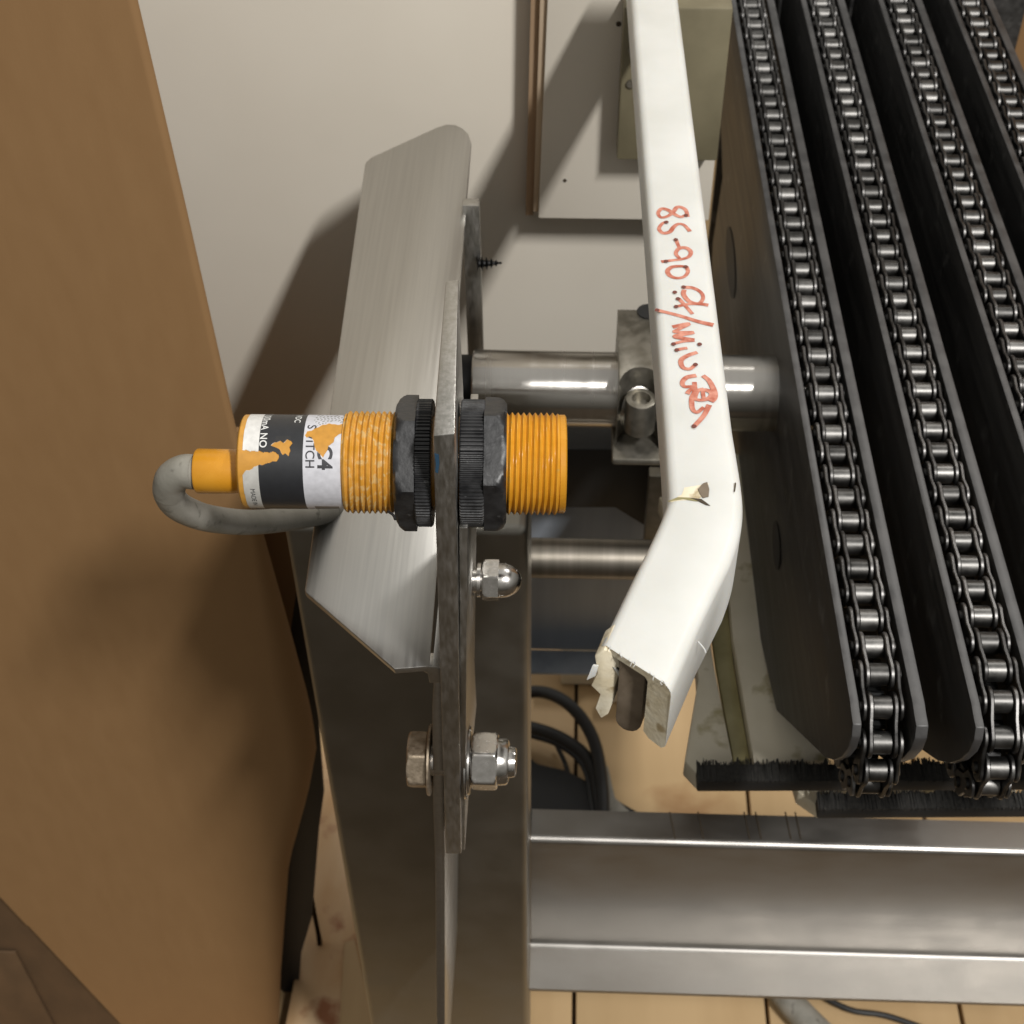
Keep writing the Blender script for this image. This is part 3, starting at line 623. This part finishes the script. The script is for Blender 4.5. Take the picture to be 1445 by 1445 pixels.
# support bar inside the channel with rounded end
dirv = (bp(995, 690, 'z', ZR)-bp(896, 940, 'z', ZR)); dirv /= np.linalg.norm(dirv)
be = lerp(bp(848, 905, 'z', ZR), bp(948, 972, 'z', ZR), .44)+dirv*1.5
pp = np.array([dirv[1], -dirv[0], 0])
for ang in (0,):
    q = []; hw = 3.9; ztop_ = -287.9
    ctr = be
    q = [ctr-pp*hw*.9+np.array([0, 0, ztop_-ZR]), ctr-pp*hw*.9+(0, 0, -27)]+[ctr+pp*hw*.9*(-math.cos(a))+np.array([0, 0, -27-4.2*math.sin(a)]) for a in np.linspace(.3, math.pi-.3, 7)]+[ctr+pp*hw*.9+(0, 0, -27), ctr+pp*hw*.9+np.array([0, 0, ztop_-ZR])]
    prism('support_bar', q, dirv*58, bar_mat, gr, .4)
# handwriting: strokes lifted 0.1 mm off the rail top
def ribbon(name, pts, w, mt, par, z=ZR+.1, k=8):
    Q = catmull([bp(880+x/3.8, 260+y/3.8, 'z', z) for x, y in pts], k); vs = []; fs = []
    for i, q in enumerate(Q):
        t = Q[min(i+1, len(Q)-1)]-Q[max(i-1, 0)]; t = t/(np.linalg.norm(t)+1e-9); nn = np.array([-t[1], t[0], 0]); ww = w*(1+.14*math.sin(i*.13+len(pts)))
        up_ = np.array([0, 0, .0015*i]); vs += [q+nn*ww+up_, q-nn*ww+up_]
    for i in range(len(Q)-1): fs.append((2*i, 2*i+1, 2*i+3, 2*i+2))
    return mk(name, vs, fs, mt, par)
strokes = [[(345, 175), (330, 135), (290, 122), (265, 150), (235, 172), (200, 178), (185, 155), (205, 132), (240, 140), (270, 160), (305, 176), (335, 165)],
 [(230, 200), (205, 213), (190, 240), (212, 262), (248, 255), (268, 230), (292, 214), (322, 218), (345, 240), (356, 254)],
 [(280, 295), (290, 320), (300, 342)],
 [(202, 415), (260, 408), (310, 402), (350, 388), (360, 362), (335, 342), (298, 345), (280, 372), (300, 398)],
 [(335, 440), (345, 468), (325, 495), (285, 503), (248, 490), (236, 465), (258, 445), (300, 440), (335, 443)],
 [(322, 552), (372, 556), (415, 580), (426, 612), (402, 640), (352, 628), (322, 592), (325, 566)],
 [(295, 612), (330, 650), (370, 696)], [(285, 655), (350, 642), (410, 642), (455, 648)],
 [(170, 672), (300, 705), (400, 736), (482, 755)],
 [(262, 765), (350, 748), (300, 775), (274, 792), (372, 795), (320, 806), (276, 818), (380, 836)], [(380, 836), (320, 842), (262, 857)],
 [(285, 888), (312, 882), (342, 878)],
 [(395, 900), (340, 920), (308, 945), (318, 982), (355, 990), (385, 968)],
 [(390, 1025), (340, 1035), (315, 1062), (328, 1085), (382, 1085), (352, 1108), (342, 1125)],
 [(380, 1060), (382, 1110), (366, 1150), (370, 1205), (395, 1222), (430, 1196)],
 [(432, 1098), (398, 1108), (386, 1150), (420, 1157), (460, 1146), (472, 1120), (442, 1104), (426, 1112), (430, 1150)],
 [(425, 1025), (460, 1055), (486, 1110), (486, 1145), (468, 1166)], [(460, 1182), (430, 1240), (378, 1298)]]
wr = up_ob
for i, s in enumerate(strokes):
    ribbon('marker_stroke', s, .72 if i not in (8, 16, 17) else .85, marker, wr, z=ZR+.06+.01*i)
for (x_, y_) in [(335, 165), (230, 202), (280, 296), (228, 412), (333, 441), (322, 550), (275, 578), (292, 613), (282, 655), (268, 856), (285, 888), (408, 857), (386, 966), (378, 1297), (180, 674)]:
    c = bp(880+x_/3.8, 260+y_/3.8, 'z', ZR+.42)
    mk('marker_dot', [c+(.75*math.cos(a), .75*math.sin(a)*1.1, 0) for a in np.linspace(0, 2*math.pi, 12, endpoint=False)], [tuple(range(12))], marker_dark, wr)
ribbon('scuff_mark', [(600, 1600), (598, 1625), (594, 1650)], .2, seam, wr, z=ZR+.35)
# block the rail is fixed to
blk = thing('mounting_block', 'cream plastic mounting block below the far end of the white rail', 'mounting block', bp(950, 228, 'y', 602))
b0 = bp(870, 226, 'y', 630); b1 = bp(1012, 226, 'y', 630)
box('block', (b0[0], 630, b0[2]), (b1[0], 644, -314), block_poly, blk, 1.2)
for zz in (-335, -352): radial('screw_head', (b0[0]+5, 629.6, zz), (0, 1, 0), [-.6, 0], lambda x, t, i: 2.2, 16, steel_cast, blk)
# ================================================================== cream slats and brushes below the chains
def slat(pts, z, th, mt, label, dz=None):
    q = [bp(*p[:2], 'z', z+(p[2] if len(p) > 2 else 0)) for p in pts]
    o = prism('plastic_slat', q, (0, 0, -th), mt, None, 1.0)
    return tag(o, label, 'slat')
slat([(1000, 640), (1046, 640), (1064, 800), (1100, 1000), (1172, 1072), (1064, 1078), (1034, 900), (1022, 760)], -560, 10, cream_poly, 'aged cream plastic slat nearest the black guide plates')
slat([(985, 640), (1010, 700), (1024, 820), (1036, 940), (1060, 1078), (1036, 1080), (1010, 940), (990, 800)], -566, 4, olive_poly, 'narrow grimy olive strip between two cream slats')
slat([(930, 700), (984, 700), (990, 820), (1008, 940), (1036, 1080), (985, 1094), (966, 1074), (985, 960), (975, 820)], -562, 12, cream_poly, 'cream plastic slat partly behind the white rail end')
slat([(1110, 1060), (1180, 1095), (1440, 1100), (1440, 1104), (1200, 1108), (1158, 1140), (1126, 1118)], -600, 10, cream_poly, 'cream plastic slat at the lower left of the lower brush')
def brush(px0, px1, py0, py1, z, label):
    a = bp(px0, py1, 'z', z); b = bp(px1, py1-2, 'z', z); c = bp(px0, py0, 'z', z)
    t = thing('brush_strip', label, 'brush', a, 'black brush strips under the chain ends')
    dpt = c[1]-a[1]
    prism('brush_back', [a, b, b+(0, dpt*.75, 0), a+(0, dpt*.75, 0)], (0, 0, -9), black_hous, t, 1)
    vs = []; fs = []; n = int(np.linalg.norm(b-a)/.55)
    for i in range(n):
        p = lerp(a, b, i/n)+np.array([random.uniform(-.2, .2), 0, random.uniform(.1, .5)]); w_ = .22
        y0_ = -random.uniform(.2, .9); y1_ = dpt*.8+abs(random.gauss(0, 1))*dpt*.07+dpt*.1*math.sin(i*.21)*math.sin(i*.043)
        k = len(vs)
        for dz_ in (0, -1.0-random.random()):
            vs += [p+(-w_, y0_, dz_), p+(w_, y0_, dz_), p+(w_*.6+random.uniform(-.6, .6), y1_, dz_), p+(-w_*.6, y1_, dz_)]
        fs += [(k, k+1, k+2, k+3), (k+4, k+7, k+6, k+5), (k, k+4, k+5, k+1), (k+1, k+5, k+6, k+2), (k+2, k+6, k+7, k+3), (k+3, k+7, k+4, k)]
    o = mk('bristles', vs, fs, brush_mat, t, raw=True); o['kind'] = 'stuff'
brush(985, 1500, 1070, 1102, -552, 'upper black brush strip directly under the chain ends')
brush(1156, 1500, 1112, 1141, -590, 'lower black brush strip nearest the steel frame rail')
# ================================================================== chain guide plates and chains
PX0 = 104.6; PT = 3.4; GAP = 18.6; PP = 44.2; ZT = -411
def YZ(px, py): p = bp(px, py, 'x', PX0); return (p[1], p[2])
side = [(880, ZT), (345, ZT)]
cyn, czn, rn = 325., ZT-22, 22.
side = [(905, ZT), (312, ZT), (308, ZT-.8)]+[YZ(*p) for p in [(1207, 1022), (1205, 1040), (1200, 1056), (1191, 1068), (1180, 1073), (1168, 1069)]]
side += [YZ(1102, 1003), YZ(1098, 985), YZ(1068, 840), YZ(1052, 790), YZ(1036, 640), YZ(1018, 480), YZ(1016, 400), YZ(1020, 340), YZ(1034, 250), YZ(1030, 100), YZ(1026, -30)]
order = ['nearest the white guide rail', 'second from the white guide rail', 'third from the white guide rail', 'fourth from the white guide rail, cut by the photo edge']
order2 = ['nearest the white guide rail', 'second from the white guide rail', 'third from the white guide rail', 'cut by the right photo edge']
hole_l = [YZ(1045, 370), YZ(1105, 770)]
XCH = [116.0, 158.2, 204.6, 247.0]; YAW = .0112
for k in range(4):
    for sidei, (dx_, nm) in enumerate([(-GAP/2-3.2, 'left'), (GAP/2, 'right')]):
        X0 = XCH[k]+dx_; PT = (3.2, 4.4)[sidei]
        pts = [(X0, y, z) for y, z in side] if (k, sidei) == (0, 0) else [(X0, y, z) for y, z in side[:10]]+[(X0, 430, -560), (X0, 905, -640)]
        g = thing('chain_guide_plate', f'black guide plate {nm} of the chain {order2[k]}', 'guide plate', (X0, 320, ZT-40), 'black guide plates beside the chains')
        g.rotation_euler.z = YAW
        po = prism('plate', pts, (PT, 0, 0), black_uhmw, g, .5)
        po.data.materials.append(grey_edge)
        for pl in po.data.polygons:
            if abs(pl.normal.x) < .5: pl.material_index = 1
        if k == 0 and sidei == 0:
            for (hy, hz), (ry, rz) in zip(hole_l, ((30, 14), (13, 9))):
                vs = [(X0-.6, hy+ry*math.cos(a), hz+rz*math.sin(a)) for a in np.linspace(0, 2*math.pi, 28, endpoint=False)]
                prism('slot', vs, (.1, 0, 0), black_hous, g, 0)
# chain prototype meshes (millimetres, link along +Y, centred)
def raw_mesh(name, vs, fs, mt, smooth=True, bev=0):
    me = bpy.data.meshes.new(name); me.from_pydata([tuple(c*.001 for c in v) for v in vs], [], fs)
    bm = bmesh.new(); bm.from_mesh(me); bmesh.ops.recalc_face_normals(bm, faces=bm.faces)
    if bev:
        bmesh.ops.bevel(bm, geom=[e for e in bm.edges if e.calc_face_angle(0) > R(50)], offset=bev*.001, segments=1, affect='EDGES')
    bm.to_mesh(me); bm.free()
    if smooth: me.polygons.foreach_set('use_smooth', [True]*len(me.polygons)); me.set_sharp_from_angle(angle=R(35))
    me.materials.append(mt); return me
PIT = 12.7
def link_plate(hh, waist, th, nm):
    P = []
    for a in np.linspace(-math.pi/2, math.pi/2, 9): P.append((PIT/2+hh*math.cos(a), hh*math.sin(a)))
    P.append((0, waist))
    for a in np.linspace(math.pi/2, 3*math.pi/2, 9): P.append((-PIT/2+hh*math.cos(a), hh*math.sin(a)))
    P.append((0, -waist)); n = len(P)
    vs = [(-th/2, y, z) for y, z in P]+[(th/2, y, z) for y, z in P]
    fs = [tuple(range(n)), tuple(range(2*n-1, n-1, -1))]+[(i, (i+1) % n, n+(i+1) % n, n+i) for i in range(n)]
    return raw_mesh(nm, vs, fs, chain_mat, True, .3)
def cyl(r, x0, x1, n, nm, mt, ch=.4):
    xs = [(x0, r-ch), (x0+ch, r), (x1-ch, r), (x1, r-ch)]; vs = []; fs = []
    for x, rr_ in xs:
        for j in range(n): a = 2*math.pi*j/n; vs.append((x, rr_*math.cos(a), rr_*math.sin(a)))
    for i in range(3):
        for j in range(n): a = i*n+j; b = i*n+(j+1) % n; fs.append((a, b, b+n, a+n))
    fs += [tuple(range(n)), tuple(range(3*n, 4*n))]
    return raw_mesh(nm, vs, fs, mt)
me_in = link_plate(5.6, 4.7, 1.5, 'inner_plate'); me_out = link_plate(5.1, 3.6, 1.4, 'outer_plate')
me_ro = cyl(4.15, -3.6, 3.6, 20, 'roller', roller_mat); me_pin = cyl(2.2, -8.3, 8.3, 14, 'pin', chain_mat)
ZC = ZT-4.0; YN = 327.; RS = 24.5
def path(s):      # s = 0 at the sprocket tangent, positive towards the far end, negative round the nose
    if s >= 0: return np.array([YN+s, ZC]), 0.
    a = -s/RS
    if a < math.pi: return np.array([YN-RS*math.sin(a), ZC-RS+RS*math.cos(a)]), a
    d = -s-math.pi*RS; return np.array([YN+d, ZC-2*RS]), math.pi
def place(nm, me, par, x, y, z, ang):
    o = bpy.data.objects.new(nm, me); COL.objects.link(o); o.parent = par
    o.location = V3((x, y, z))-ORG[par]; o.rotation_euler = (ang, 0, 0); return o
for k in range(4):
    xc = XCH[k]
    t = thing('roller_chain', f'oiled steel roller chain {order[k]}', 'chain', (xc, YN, ZC-30), 'steel roller chains')
    ph = [0, 3.1, 8.0, 5.0][k]; t.rotation_euler.z = YAW
    for i in range(-7, 42):
        s0 = i*PIT+ph; a, _ = path(s0); b, _ = path(s0+PIT); c = (a+b)/2; ang = math.atan2(b[1]-a[1], b[0]-a[0])
        jit = random.uniform(-.012, .012)
        place('roller', me_ro, t, xc, a[0], a[1], random.uniform(0, 6)); place('pin', me_pin, t, xc, a[0], a[1], 0)
        if i % 2 == 0:
            for sg in (-1, 1): place('inner_plate', me_in, t, xc+sg*4.35, c[0], c[1], ang)
        else:
            for sg in (-1, 1): place('outer_plate', me_out, t, xc+sg*6.5, c[0], c[1], ang+jit)
    # toothed wheel that turns the chain at the near end
tw_ = thing('chain_sprocket', 'dark toothed wheels barely visible inside the near chain ends', 'sprocket', (PX0+60, YN, ZC-RS))
for k in range(4):
    xc = XCH[k]
    radial('sprocket_wheel', (xc, YN, ZC-RS), (1, 0, 0), [-2.6, 2.6], lambda x, th, i: 17+3.6*max(0, math.cos(th*11)), 88, dark_steel, tw_, smooth=False)
S.render.resolution_x = 1024; S.render.resolution_y = 1024
